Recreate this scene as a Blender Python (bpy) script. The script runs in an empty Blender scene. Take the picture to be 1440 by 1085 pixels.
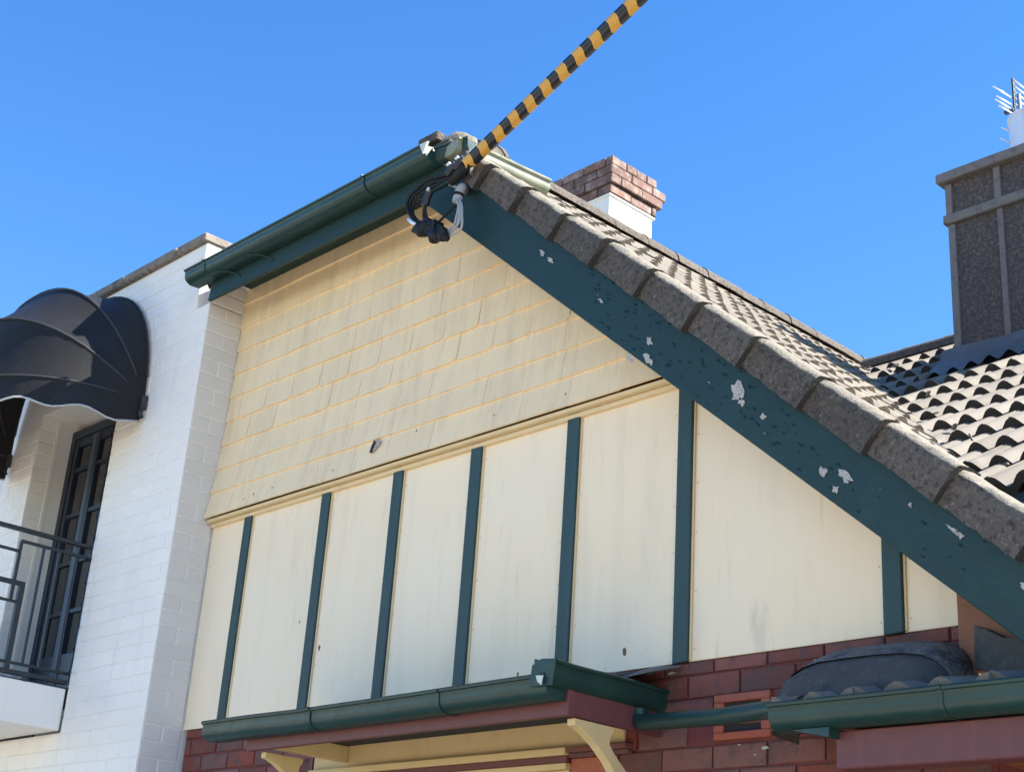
import bpy, bmesh, math, random
from mathutils import Vector, Matrix
random.seed(7)
scene = bpy.context.scene
col = scene.collection
R_ = math.radians

# ------------------------------------------------------------------ camera
cam = bpy.data.cameras.new('camera'); cam_o = bpy.data.objects.new('camera', cam); col.objects.link(cam_o)
right = Vector((0.69155246, 0.71929899, 0.0660618))
up = Vector((0.23176745, -0.30758463, 0.92286269))
fwd = Vector((-0.68413379, 0.62289699, 0.379421))
m = Matrix((right, up, -fwd)).transposed().to_4x4(); m.translation = Vector((0, 0, 1.6))
cam_o.matrix_world = m
cam.sensor_width = 36; cam.sensor_fit = 'HORIZONTAL'; cam.lens = 2089.41/1440*36
cam.clip_start = .05; cam.clip_end = 2000
scene.camera = cam_o

# ------------------------------------------------------------------ sky and sun
SUN = Vector((1.0, .76, 1.12)).normalized()
EXPOSURE = 1.78
w = bpy.data.worlds.new('World'); scene.world = w; w.use_nodes = True
nt = w.node_tree; nt.nodes.clear()
sky = nt.nodes.new('ShaderNodeTexSky'); sky.sky_type = 'NISHITA'; sky.sun_disc = False
sky.sun_elevation = math.asin(SUN.z); sky.sun_rotation = math.atan2(SUN.x, SUN.y)
sky.air_density = 1.0; sky.dust_density = .05; sky.ozone_density = 2.0; sky.altitude = 20
hsv = nt.nodes.new('ShaderNodeHueSaturation'); hsv.inputs['Saturation'].default_value = 1.32; hsv.inputs['Hue'].default_value = .507; hsv.inputs['Value'].default_value = 1.04
bg = nt.nodes.new('ShaderNodeBackground'); bg.inputs[1].default_value = .088
wo = nt.nodes.new('ShaderNodeOutputWorld')
nt.links.new(sky.outputs[0], hsv.inputs['Color']); nt.links.new(hsv.outputs[0], bg.inputs[0]); nt.links.new(bg.outputs[0], wo.inputs[0])
sl = bpy.data.lights.new('sun', 'SUN'); sl.energy = 4.8; sl.angle = R_(.53); sl.color = (1, .94, .84)
so = bpy.data.objects.new('sun', sl); col.objects.link(so); so.location = (20, 20, 30)
so.rotation_mode = 'QUATERNION'; so.rotation_quaternion = SUN.to_track_quat('Z', 'Y')
vs = scene.view_settings; vs.view_transform = 'Standard'; vs.look = 'None'; vs.gamma = 1; vs.use_curve_mapping = False
vs.exposure = EXPOSURE
scene.render.engine = 'CYCLES'
scene.cycles.max_bounces = 8; scene.cycles.diffuse_bounces = 5

# ------------------------------------------------------------------ materials
def mat(name, base, rough=.8, rnd=0.0, layers=(), bump=(), metallic=0.0, spec=.5, rnd_hue=0.0):
    """layers: (scale xyz, detail, lo, hi, colour, amount[, distortion]); bump: (scale xyz, strength, distance, detail)"""
    M = bpy.data.materials.new(name); M.use_nodes = True
    t = M.node_tree; N = t.nodes; Lk = t.links; N.clear()
    out = N.new('ShaderNodeOutputMaterial'); b = N.new('ShaderNodeBsdfPrincipled'); Lk.new(b.outputs[0], out.inputs[0])
    b.inputs['Roughness'].default_value = rough; b.inputs['Metallic'].default_value = metallic
    b.inputs['Specular IOR Level'].default_value = spec
    geo = N.new('ShaderNodeNewGeometry')
    def noise(scale, detail=4, dist=0.0):
        mp = N.new('ShaderNodeMapping'); mp.inputs['Scale'].default_value = scale; Lk.new(geo.outputs['Position'], mp.inputs['Vector'])
        n = N.new('ShaderNodeTexNoise'); n.inputs['Scale'].default_value = 1; n.inputs['Detail'].default_value = detail
        n.inputs['Roughness'].default_value = .6; n.inputs['Distortion'].default_value = dist
        Lk.new(mp.outputs[0], n.inputs['Vector']); return n.outputs['Fac']
    rgb = N.new('ShaderNodeRGB'); rgb.outputs[0].default_value = (*base, 1); cur = rgb.outputs[0]
    if rnd or rnd_hue:
        oi = N.new('ShaderNodeObjectInfo'); h = N.new('ShaderNodeHueSaturation')
        mr = N.new('ShaderNodeMapRange'); mr.inputs['To Min'].default_value = 1-rnd; mr.inputs['To Max'].default_value = 1+rnd
        Lk.new(oi.outputs['Random'], mr.inputs['Value']); Lk.new(mr.outputs[0], h.inputs['Value']); Lk.new(cur, h.inputs['Color'])
        if rnd_hue:
            ms = N.new('ShaderNodeMath'); ms.operation = 'MULTIPLY'; ms.inputs[1].default_value = 7.31; Lk.new(oi.outputs['Random'], ms.inputs[0])
            fr = N.new('ShaderNodeMath'); fr.operation = 'FRACT'; Lk.new(ms.outputs[0], fr.inputs[0])
            m2 = N.new('ShaderNodeMapRange'); m2.inputs['To Min'].default_value = 1-rnd_hue; m2.inputs['To Max'].default_value = 1+rnd_hue
            Lk.new(fr.outputs[0], m2.inputs['Value']); Lk.new(m2.outputs[0], h.inputs['Saturation'])
        cur = h.outputs[0]
    for L in layers:
        sc, det, lo, hi, c, amt = L[:6]
        f = noise(sc, det, L[6] if len(L) > 6 else 0)
        mr = N.new('ShaderNodeMapRange'); mr.inputs['From Min'].default_value = lo; mr.inputs['From Max'].default_value = hi
        mr.inputs['To Max'].default_value = amt; Lk.new(f, mr.inputs['Value'])
        mx = N.new('ShaderNodeMix'); mx.data_type = 'RGBA'; Lk.new(mr.outputs[0], mx.inputs['Factor'])
        Lk.new(cur, mx.inputs['A']); mx.inputs['B'].default_value = (*c, 1); cur = mx.outputs['Result']
    Lk.new(cur, b.inputs['Base Color'])
    prev = None
    for sc, st, di, det in bump:
        bn = N.new('ShaderNodeBump'); bn.inputs['Strength'].default_value = st; bn.inputs['Distance'].default_value = di
        Lk.new(noise(sc, det), bn.inputs['Height'])
        if prev: Lk.new(prev, bn.inputs['Normal'])
        prev = bn.outputs[0]
    if prev: Lk.new(prev, b.inputs['Normal'])
    return M

def iso(s): return (s, s, s)
M = {}
M['shingle'] = mat('painted_shingle', (.88, .69, .42), .7, .03, layers=[
    ((18, 18, 2.0), 5, .46, .76, (.66, .50, .33), .6), ((50, 50, 4), 4, .55, .8, (.50, .38, .27), .3),
    (iso(2.2), 3, .5, .75, (.86, .70, .46), .5), (iso(34), 4, .70, .78, (.2, .17, .12), .6)],
    bump=[((40, 40, 4), .25, .004, 4), (iso(160), .15, .002, 2)])
M['panel'] = mat('cream_sheet_paint', (.91, .75, .52), .65, .015, layers=[
    ((7, 7, 1.1), 4, .50, .78, (.66, .56, .41), .5), ((26, 26, 2.0), 5, .60, .80, (.48, .39, .29), .4), ((6, 6, 1.6), 4, .62, .74, (.52, .42, .31), .55),
    (iso(1.3), 3, .45, .7, (.88, .78, .60), .6), (iso(45), 3, .73, .79, (.2, .17, .12), .6)],
    bump=[(iso(9), .12, .01, 3), (iso(200), .08, .001, 2)])
M['cream'] = mat('cream_trim_paint', (.66, .50, .24), .6, .02, layers=[((10, 10, 4), 4, .5, .8, (.48, .37, .19), .5)], bump=[(iso(60), .12, .003, 3)])
M['mould'] = mat('cream_mould_paint', (.74, .59, .35), .65, .02, layers=[((10, 10, 4), 4, .5, .8, (.58, .46, .28), .5)], bump=[(iso(60), .12, .003, 3)])
M['green'] = mat('dark_green_timber_paint', (.0090, .034, .031), .5, .0, layers=[
    (iso(6), 5, .5, .75, (.013, .046, .041), .7), (iso(70), 4, .68, .78, (.006, .028, .032), .8)],
    bump=[((34, 34, 34), .35, .006, 5), ((6, 6, 6), .2, .01, 3)], spec=.4)
M['batten'] = mat('batten_green_paint', (.019, .052, .050), .55, .06, layers=[((20, 20, 3), 4, .5, .8, (.04, .085, .092), .6)], bump=[((60, 60, 8), .2, .003, 3)])
M['gutter'] = mat('green_metal_gutter_paint', (.0095, .039, .033), .40, .03, layers=[
    (iso(5), 5, .5, .75, (.021, .064, .054), .7), (iso(40), 4, .70, .76, (.35, .38, .36), .35), ((3, 3, 20), 4, .55, .75, (.01, .04, .04), .6)],
    bump=[(iso(7), .35, .02, 3), (iso(60), .12, .002, 3)], spec=.45)
M['galv'] = mat('pale_zinc_edge', (.55, .58, .52), .4, layers=[(iso(14), 4, .5, .7, (.35, .42, .36), .6)])
M['maroon'] = mat('maroon_timber_paint', (.13, .040, .040), .55, .03, layers=[((30, 30, 5), 4, .5, .75, (.17, .055, .05), .6), ((5, 5, 30), 4, .6, .75, (.09, .03, .03), .6)],
    bump=[((10, 60, 60), .15, .003, 3)])
M['brick'] = mat('red_painted_brick', (.190, .070, .056), .88, .28, rnd_hue=.22, layers=[
    (iso(9), 4, .5, .72, (.23, .085, .065), .6), (iso(13), 5, .50, .66, (.105, .062, .056), .85), (iso(38), 5, .60, .70, (.07, .04, .038), .7), (iso(120), 3, .72, .8, (.5, .42, .38), .5)],
    bump=[(iso(45), .8, .008, 5), (iso(180), .5, .003, 3)])
M['mortar'] = mat('red_painted_joint', (.15, .036, .036), .75, layers=[(iso(12), 4, .5, .75, (.11, .03, .03), .6)], bump=[(iso(90), .4, .004, 4)])
M['terracotta'] = mat('orange_terracotta_vent', (.38, .10, .05), .6, layers=[(iso(30), 4, .5, .75, (.24, .06, .035), .6)], bump=[(iso(90), .2, .002, 3)])
M['capconc'] = mat('weathered_barge_cap_concrete', (.100, .082, .066), .95, .20, layers=[
    (iso(16), 5, .5, .72, (.15, .128, .10), .7), (iso(42), 5, .50, .64, (.034, .029, .025), .85), (iso(60), 4, .57, .68, (.22, .19, .155), .7), (iso(150), 3, .56, .68, (.20, .175, .145), .6), (iso(24), 5, .62, .74, (.18, .155, .105), .4)],
    bump=[(iso(55), .9, .012, 5), (iso(200), .7, .004, 3)])
M['captop'] = mat('sunlit_lichen_cap_top', (.19, .17, .135), .95, .08, layers=[
    (iso(40), 4, .5, .68, (.30, .27, .21), .7), (iso(70), 4, .56, .68, (.07, .062, .052), .8), (iso(22), 4, .6, .72, (.34, .31, .20), .5)], bump=[(iso(70), .8, .008, 5)])  # lichen, plus the sunlit look of the tops put into a paler colour
M['capend'] = mat('shade_dark_end', (.035, .031, .028), .95, bump=[(iso(60), .6, .006, 4)])  # shade of the downward end faces put into a near-black colour
M['faded'] = mat('faded_green_gutter_paint', (.26, .27, .19), .5, layers=[(iso(9), 4, .48, .7, (.09, .14, .11), .7)], bump=[(iso(8), .15, .01, 3)])
M['tile'] = mat('weathered_concrete_tile', (.195, .168, .130), .9, .13, layers=[
    (iso(11), 5, .5, .72, (.30, .265, .20), .6), (iso(55), 4, .58, .70, (.11, .10, .09), .7), (iso(150), 3, .6, .72, (.40, .36, .29), .5)],
    bump=[(iso(120), .4, .003, 4)])
M['tile2'] = mat('grey_cement_roof_tile', (.165, .145, .12), .85, .2, layers=[
    (iso(9), 5, .5, .75, (.24, .215, .18), .6), (iso(60), 4, .60, .72, (.12, .11, .10), .6)],
    bump=[(iso(90), .25, .003, 4)])
M['sark'] = mat('dark_roof_underlay', (.03, .028, .027), .95)
M['white'] = mat('white_masonry_paint', (.87, .83, .76), .6, .02, layers=[
    (iso(2.5), 4, .5, .75, (.77, .75, .70), .6), ((14, 14, 1.2), 4, .60, .8, (.60, .57, .51), .35), (iso(40), 4, .70, .78, (.45, .42, .37), .4)], bump=[(iso(60), .18, .003, 4), (iso(220), .12, .001, 2)])
M['greyw'] = mat('pale_grey_return_masonry', (.68, .655, .61), .65, .02, layers=[(iso(3), 4, .5, .75, (.58, .565, .54), .6), (iso(40), 4, .70, .78, (.42, .39, .35), .4)], bump=[(iso(60), .18, .003, 4)])  # side return a little darker and greyer than the front
M['whitej'] = mat('white_paint_joint', (.76, .75, .71), .7, bump=[(iso(80), .2, .003, 3)])
M['render'] = mat('cream_render_reveal', (.38, .31, .235), .75, layers=[(iso(5), 4, .5, .75, (.40, .33, .26), .6)], bump=[(iso(50), .2, .003, 4)])
M['coping'] = mat('stained_parapet_coping', (.22, .19, .16), .9, layers=[(iso(14), 5, .48, .7, (.07, .06, .055), .8), (iso(26), 5, .58, .7, (.50, .44, .36), .7)], bump=[(iso(40), .6, .01, 5)])
M['canvas'] = mat('black_awning_fabric', (.020, .0195, .020), .5, layers=[(iso(7), 4, .5, .75, (.024, .027, .034), .6), (iso(90), 3, .72, .78, (.10, .10, .10), .3)], bump=[(iso(300), .15, .001, 2), (iso(6), .25, .02, 2)], spec=.16)
M['piping'] = mat('grey_awning_piping', (.032, .033, .036), .6)
M['trim'] = mat('pale_awning_trim', (.45, .45, .44), .6)
M['iron'] = mat('charcoal_iron_paint', (.018, .024, .030), .45, layers=[(iso(20), 4, .5, .75, (.03, .036, .042), .6)])
M['door'] = mat('dark_blue_door_paint', (.016, .026, .044), .4, layers=[(iso(6), 4, .5, .75, (.024, .036, .056), .6)])
M['doorlight'] = mat('skylit_door_edge', (.055, .09, .14), .45)  # right stiles paler: the sky they catch is put into the colour
M['glass'] = mat('dark_window_glass', (.012, .014, .018), .05, spec=.8, bump=[(iso(3), .05, .02, 2)])
M['cement'] = mat('white_rendered_stack', (.80, .78, .70), .8, layers=[(iso(6), 4, .55, .8, (.66, .62, .54), .5)], bump=[(iso(60), .2, .003, 4)])
M['chbrick'] = mat('old_chimney_brick', (.155, .094, .076), .9, .25, rnd_hue=.2, layers=[
    (iso(12), 5, .48, .7, (.36, .28, .24), .85), (iso(50), 4, .6, .72, (.08, .05, .045), .6)], bump=[(iso(70), .5, .005, 4)])
M['rough'] = mat('dark_roughcast', (.095, .080, .078), .95, layers=[(iso(44), 6, .44, .70, (.23, .195, .175), .85), (iso(120), 4, .50, .64, (.03, .024, .024), .85), (iso(200), 3, .58, .70, (.30, .27, .25), .5), (iso(3), 3, .5, .7, (.10, .085, .08), .5)],
    bump=[(iso(48), 1, .03, 4), (iso(110), .7, .012, 3)])
M['strip'] = mat('grey_cement_strip', (.16, .148, .145), .9, .06, layers=[(iso(20), 5, .5, .72, (.075, .067, .067), .7), (iso(8), 4, .6, .75, (.17, .155, .15), .6)], bump=[(iso(50), .5, .006, 4)])
M['lead'] = mat('grey_lead_flashing', (.10, .105, .11), .55, layers=[(iso(7), 5, .48, .72, (.12, .135, .155), .7), (iso(30), 4, .6, .72, (.045, .05, .06), .6)], bump=[(iso(12), .4, .02, 4)])
M['dome'] = mat('blue_grey_bedded_flashing', (.125, .115, .108), .9, layers=[((7, 7, 16), 5, .46, .62, (.035, .036, .045), .9), (iso(45), 5, .50, .66, (.24, .225, .21), .7), (iso(120), 3, .55, .68, (.06, .062, .07), .6)], bump=[(iso(30), .7, .012, 5), (iso(110), .5, .004, 3)])
M['apron'] = mat('dark_lead_apron', (.068, .062, .058), .8, layers=[((9, 9, 14), 5, .5, .68, (.03, .03, .036), .8), (iso(26), 4, .58, .7, (.15, .14, .13), .7)], bump=[(iso(14), .7, .015, 4), (iso(70), .5, .004, 4)])
M['slate'] = mat('dark_fibre_upstand', (.07, .066, .058), .85, layers=[(iso(20), 5, .5, .7, (.13, .12, .10), .6)], bump=[(iso(40), .3, .004, 3)])
M['timber'] = mat('orange_brown_timber', (.26, .10, .035), .6, .12, layers=[((12, 12, 60), 4, .5, .72, (.15, .055, .02), .7)], bump=[((12, 12, 70), .2, .003, 3)])
M['bare'] = mat('bare_weathered_wood', (.43, .41, .38), .85, layers=[((60, 60, 160), 4, .48, .62, (.25, .225, .21), .8)], bump=[(iso(150), .4, .002, 3)])
M['black'] = mat('black_cable_rubber', (.009, .0095, .011), .6, spec=.3)
M['yellow'] = mat('yellow_sleeve_plastic', (.60, .33, .055), .38, layers=[(iso(18), 4, .5, .75, (.50, .27, .05), .5)])
M['blackp'] = mat('black_sleeve_plastic', (.014, .016, .022), .34)
M['grey'] = mat('grey_pvc', (.34, .34, .33), .5)
M['steel'] = mat('bright_zinc_steel', (.55, .57, .60), .3, metallic=.85)
M['alu'] = mat('pale_aluminium', (.75, .77, .80), .35, metallic=.3)
M['asphalt'] = mat('asphalt', (.19, .165, .135), .95, layers=[(iso(1.2), 5, .5, .75, (.23, .20, .165), .6)], bump=[(iso(80), .4, .004, 3)])
M['paving'] = mat('pale_concrete_paving', (.50, .43, .34), .9, layers=[(iso(2), 5, .5, .75, (.32, .285, .235), .6)], bump=[(iso(60), .3, .003, 3)])
M['stain'] = mat('rust_brown_stain', (.16, .105, .05), .8)

# ------------------------------------------------------------------ mesh helpers
class MB:
    def __init__(s): s.v = []; s.f = []; s.mi = []
    def add(s, vs, fs, mi=0):
        o = len(s.v); s.v += [Vector(p) for p in vs]; s.f += [[i+o for i in f] for f in fs]; s.mi += [mi]*len(fs); return s
    def box(s, x0, x1, y0, y1, z0, z1, mi=0):
        v = [(x, y, z) for z in (z0, z1) for y in (y0, y1) for x in (x0, x1)]
        return s.add(v, [[0, 2, 3, 1], [4, 5, 7, 6], [0, 1, 5, 4], [1, 3, 7, 5], [3, 2, 6, 7], [2, 0, 4, 6]], mi)
    def prism(s, pts, d, mi=0):
        """closed outline of 3-D points, extruded by vector d"""
        n = len(pts); d = Vector(d); p = [Vector(q) for q in pts]
        nrm = Vector((0, 0, 0))
        for i in range(n): nrm += p[i].cross(p[(i+1) % n])
        fl = nrm.dot(d) > 0
        F = [list(range(n)), list(range(2*n-1, n-1, -1))] + [[i, i+n, (i+1) % n+n, (i+1) % n] for i in range(n)]
        if fl: F = [f[::-1] for f in F]
        return s.add(p+[q+d for q in p], F, mi)
    def tube(s, pts, r, n=8, mi=0, cap=True, r1=None):
        pts = [Vector(p) for p in pts]; rings = []; prev = None
        for i, p in enumerate(pts):
            t = (pts[min(i+1, len(pts)-1)]-pts[max(i-1, 0)]).normalized()
            if prev is None:
                a = Vector((0, 0, 1)) if abs(t.z) < .9 else Vector((1, 0, 0)); u = t.cross(a).normalized()
            else:
                u = (prev - t*prev.dot(t)).normalized()
            prev = u; q = t.cross(u); rr = r if r1 is None else r+(r1-r)*i/(len(pts)-1)
            rings.append([p+(u*math.cos(k*2*math.pi/n)+q*math.sin(k*2*math.pi/n))*rr for k in range(n)])
        V = [v for g in rings for v in g]
        F = [[i*n+k, i*n+(k+1) % n, (i+1)*n+(k+1) % n, (i+1)*n+k] for i in range(len(pts)-1) for k in range(n)]
        if cap: F += [list(range(n))[::-1], [(len(pts)-1)*n+k for k in range(n)]]
        return s.add(V, F, mi)
    def sheet(s, grid, mi=0):
        r = len(grid); c = len(grid[0])
        return s.add([p for g in grid for p in g], [[i*c+j, i*c+j+1, (i+1)*c+j+1, (i+1)*c+j] for i in range(r-1) for j in range(c-1)], mi)
    def mesh(s, name, mats, smooth=False, origin=(0, 0, 0), bevel=0):
        o = Vector(origin); me = bpy.data.meshes.new(name)
        me.from_pydata([v-o for v in s.v], [], s.f)
        for mm in mats: me.materials.append(mm)
        for p, i in zip(me.polygons, s.mi): p.material_index = i; p.use_smooth = smooth
        bm = bmesh.new(); bm.from_mesh(me)
        bmesh.ops.recalc_face_normals(bm, faces=bm.faces) if bevel != 'sheet' else None
        if bevel and bevel != 'sheet':
            es = [e for e in bm.edges if len(e.link_faces) == 2 and e.calc_face_angle(0) > .6]
            bmesh.ops.bevel(bm, geom=es, offset=bevel, segments=1, affect='EDGES', profile=.5)
        bm.to_mesh(me); bm.free(); me.update(); return me
    def build(s, name, mats, parent=None, smooth=False, bevel=0, angle=None, origin=None):
        if not isinstance(mats, (list, tuple)): mats = [mats]
        if origin is None:
            xs = [v.x for v in s.v]; ys = [v.y for v in s.v]; zs = [v.z for v in s.v]
            origin = ((min(xs)+max(xs))/2, (min(ys)+max(ys))/2, min(zs))
        me = s.mesh(name, mats, smooth, origin, bevel)
        if angle is not None: me.set_sharp_from_angle(angle=R_(angle))
        return place(name, me, parent, origin)

WLOC = {}
def place(name, me, parent, loc, rot=None):
    o = bpy.data.objects.new(name, me); col.objects.link(o)
    loc = Vector(loc); base = WLOC.get(parent.name, Vector((0, 0, 0))) if parent else Vector((0, 0, 0))
    o.parent = parent; o.location = loc-base; WLOC[o.name] = loc
    if rot is not None: o.rotation_mode = 'QUATERNION'; o.rotation_quaternion = rot
    return o
def thing(name, loc, label, cat, group=None):
    o = place(name, None, None, loc); o.empty_display_size = .2; tag(o, label, cat, group); return o
def tag(o, label, cat, group=None):
    o['label'] = label; o['category'] = cat
    if group: o['group'] = group
def stuff(o): o['kind'] = 'stuff'; return o
def structure(o): o['kind'] = 'structure'; return o

def clip(poly, a, b, c):
    """keep the part of a 2-D polygon where a*x+b*z <= c"""
    out = []
    for i in range(len(poly)):
        p, q = poly[i], poly[(i+1) % len(poly)]
        dp = a*p[0]+b*p[1]-c; dq = a*q[0]+b*q[1]-c
        if dp <= 0: out.append(p)
        if dp*dq < 0:
            t = dp/(dp-dq); out.append((p[0]+(q[0]-p[0])*t, p[1]+(q[1]-p[1])*t))
    return out
def offset_line(pts, d):
    out = []
    for i in range(len(pts)):
        a = Vector(pts[max(i-1, 0)]); b = Vector(pts[min(i+1, len(pts)-1)]); t = (b-a).normalized()
        out.append((pts[i][0]-t.y*d, pts[i][1]+t.x*d))
    return out
def gutter_profile(wd=.12, h=.085):
    p = [(0, .015), (0, -h), (wd*.55, -h-.004)]
    for k in range(1, 6):
        a = k/5*math.pi/2; p.append((wd*.55+wd*.38*math.sin(a), -h*.45-h*.55*math.cos(a)))
    p += [(wd*.93, -.016), (wd*.96, -.010), (wd*1.03, -.008), (wd*1.05, 0), (wd*1.0, .006), (wd*.95, .002)]
    return p
def gutter(name, start, along, out, length, parent, mats, wd=.12, h=.085, ends=(True, True), sag=0.0, segs=6, wob=.002):
    """start: back top corner of the gutter; along and out are unit vectors"""
    S = Vector(start); A = Vector(along); O = Vector(out); Z = Vector((0, 0, 1))
    pr = gutter_profile(wd, h); inn = offset_line(pr, .0035); loop = pr+inn[::-1]; n = len(loop)
    m_ = MB(); rings = []
    for i in range(segs+1):
        t = i/segs; dz = -sag*4*t*(1-t)
        jo = random.uniform(-wob, wob); jz = random.uniform(-wob, wob)
        rings.append([S+A*(length*t)+O*(o+jo*(o/wd))+Z*(z+dz+jz) for o, z in loop])
    V = [v for r in rings for v in r]
    F = [[i*n+k, i*n+(k+1) % n, (i+1)*n+(k+1) % n, (i+1)*n+k] for i in range(segs) for k in range(n)]
    m_.add(V, F)
    k = len(pr)
    for e, i in ((ends[0], 0), (ends[1], segs)):
        if e: m_.add([rings[i][j] for j in range(k-4)], [list(range(k-4))])
        else: m_.add(rings[i], [list(range(n))])
    return m_.build(name, mats, parent, smooth=True, angle=35)

# bricks -----------------------------------------------------------------
BM = {}
def brick_mesh(L, h, d, axis, mt, chamfer=.005):
    key = (round(L, 3), round(h, 3), round(d, 3), axis, mt, random.randrange(3))
    if key not in BM:
        b = MB(); j = lambda: random.uniform(-.0015, .0015)
        x, z, c = L/2, h/2, chamfer
        o = [(-x+j(), -z+j()), (x+j(), -z+j()), (x+j(), z+j()), (-x+j(), z+j())]
        i = [(-x+c+j(), -z+c+j()), (x-c+j(), -z+c+j()), (x-c+j(), z-c+j()), (-x+c+j(), z-c+j())]
        if axis == 'Y': P = lambda u, dep, v: (u, dep, v)
        else: P = lambda u, dep, v: (-dep, u, v)
        V = [P(u, d, v) for u, v in o]+[P(u, c*.6, v) for u, v in o]+[P(u, 0, v) for u, v in i]
        F = [[8, 9, 10, 11]]+[[4+k, 4+(k+1) % 4, 8+(k+1) % 4, 8+k] for k in range(4)]+[[k, (k+1) % 4, 4+(k+1) % 4, 4+k] for k in range(4)]+[[3, 2, 1, 0]]
        b.add(V, F); BM[key] = b.mesh('brick', [M[mt]])
    return BM[key]
def lay_bricks(parent, face, axis, u0, u1, courses, mt, d=.012, joint=.010, L=.23, skip=None, start=0.0, proud=.0015, chamfer=.005, extra=()):
    """courses: list of (z0, z1, index). axis 'Y' faces -Y on plane y=face, axis 'X' faces +X on plane x=face"""
    rots = []
    for z0, z1, k in courses:
        u = u0-(0 if k % 2 == 0 else (L+joint)/2)-start
        cuts = [q for q in extra if q[0] <= k <= q[1]]
        while u < u1-.02:
            a = max(u, u0); b = min(u+L, u1); u += L+joint
            if b-a < .03: continue
            if skip and skip(a, b, z0, z1): continue
            me = brick_mesh(round((b-a)/.01)*.01 if abs(b-a-L) > .004 else L, z1-z0-joint, d, axis, mt, chamfer)
            c = (a+b)/2; pr = random.uniform(-proud, proud)
            loc = (c, face+pr, (z0+z1)/2) if axis == 'Y' else (face+pr, c, (z0+z1)/2)
            q = Matrix.Rotation(random.uniform(-.006, .006), 3, 'Y' if axis == 'Y' else 'X').to_quaternion()
            place('brick', me, parent, loc, q)

# ------------------------------------------------------------------ ground
structure(MB().box(-300, 300, -300, 300, -.6, -.12).build('ground', M['asphalt']))
fp = MB().box(-60, 60, -2.6, 6.0, -.119, 0).build('footpath', M['paving']); structure(fp)

# =================================================================== GABLE HOUSE
house = thing('gable_house', (-4.6, 6.5, 0), 'cream shingled gable house with dark green barge board and red brick base', 'house')
WY = 4.2
def roof_z(x): return 5.035-.847*(x+4.5)
def wing_z(y): return 6.42+.66*(y-9.36)

# gable wall backing
b = MB(); b.prism([(-7.0, WY+.03, 0), (-2.33, WY+.03, 0), (-2.33, WY+.03, 3.05), (-4.62, WY+.03, 5.03), (-7.0, WY+.03, 5.03)], (0, .2, 0))
b.build('gable_wall', M['mortar'], house)
b = MB(); b.box(-2.53, -2.335, WY+.24, 5.2, 0, 2.95); b.build('side_wall', M['brick'], house)

# cream sheets between battens
BX = [(-6.66, -6.592), (-5.968, -5.898), (-5.397, -5.327), (-4.840, -4.768), (-4.226, -4.155), (-3.605, -3.532), (-2.693, -2.618)]
edges = [-6.995]+[v for ab in BX for v in ab]+[-2.332]
PZ0, PZ1 = 2.787, 3.95
wallp = MB().box(-6.99, -6.6, WY+.012, WY+.028, PZ0, 3.0).build('panel_wall', M['sark'], house)
for i in range(0, len(edges), 2):
    a, c = edges[i]+.002-(.012 if i else 0), edges[i+1]-.002+(.012 if i+1 < len(edges)-1 else 0)
    z0 = PZ0+random.uniform(-.002, .002)
    poly = [(a, z0), (c, z0), (c, PZ1), (a, PZ1)]
    poly = clip(poly, .847, 1, 5.0-.847*4.5-.02)
    y = WY+random.uniform(-.001, .001)
    MB().prism([(x, y, z) for x, z in poly], (0, .011, 0)).build('panel_sheet', M['panel'], wallp, bevel=.0015)
for i, (a, c) in enumerate(BX):
    poly = clip([(a, 2.784-(.0 if i not in (5, 6) else .004)), (c, 2.784), (c+.001, PZ1-.01), (a+.001, PZ1-.01)], .847, 1, 5.0-.847*4.5-.02)
    MB().prism([(x, WY-.019, z) for x, z in poly], (0, .017, 0)).build('batten', M['batten'], house, bevel=.003)
    # thin cream bead on the right of each batten
    poly = clip([(c+.0015, 2.79), (c+.009, 2.79), (c+.009, PZ1-.012), (c+.0015, PZ1-.012)], .847, 1, 5.0-.847*4.5-.03)
    MB().prism([(x, WY-.008, z) for x, z in poly], (0, .006, 0)).build('bead', M['mould'], house)
# stains and small damage on the sheets
for x, z, s in [(-5.86, 3.10, .016), (-3.86, 2.86, .020), (-4.45, 2.83, .010), (-6.05, 3.25, .007)]:
    pts = [(x+math.cos(k*.9)*s*random.uniform(.3, .6), WY-.0025, z+math.sin(k*.9)*s*random.uniform(.7, 1.2)) for k in range(7)]
    MB().prism(pts, (0, .0012, 0)).build('chip', M['stain'], wallp)

b = MB()
for i in range(0, len(edges), 2):
    a, c = edges[i]+.02, edges[i+1]-.02
    for x in (a, c):
        z = 2.83
        while z < 3.86:
            if .847*x+z < 5.0-.847*4.5-.12: b.box(x-.003, x+.003, WY-.0026, WY-.0005, z-.003, z+.003)
            z += random.uniform(.17, .23)
stuff(b.build('nail_head', M['mould'], wallp))
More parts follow.
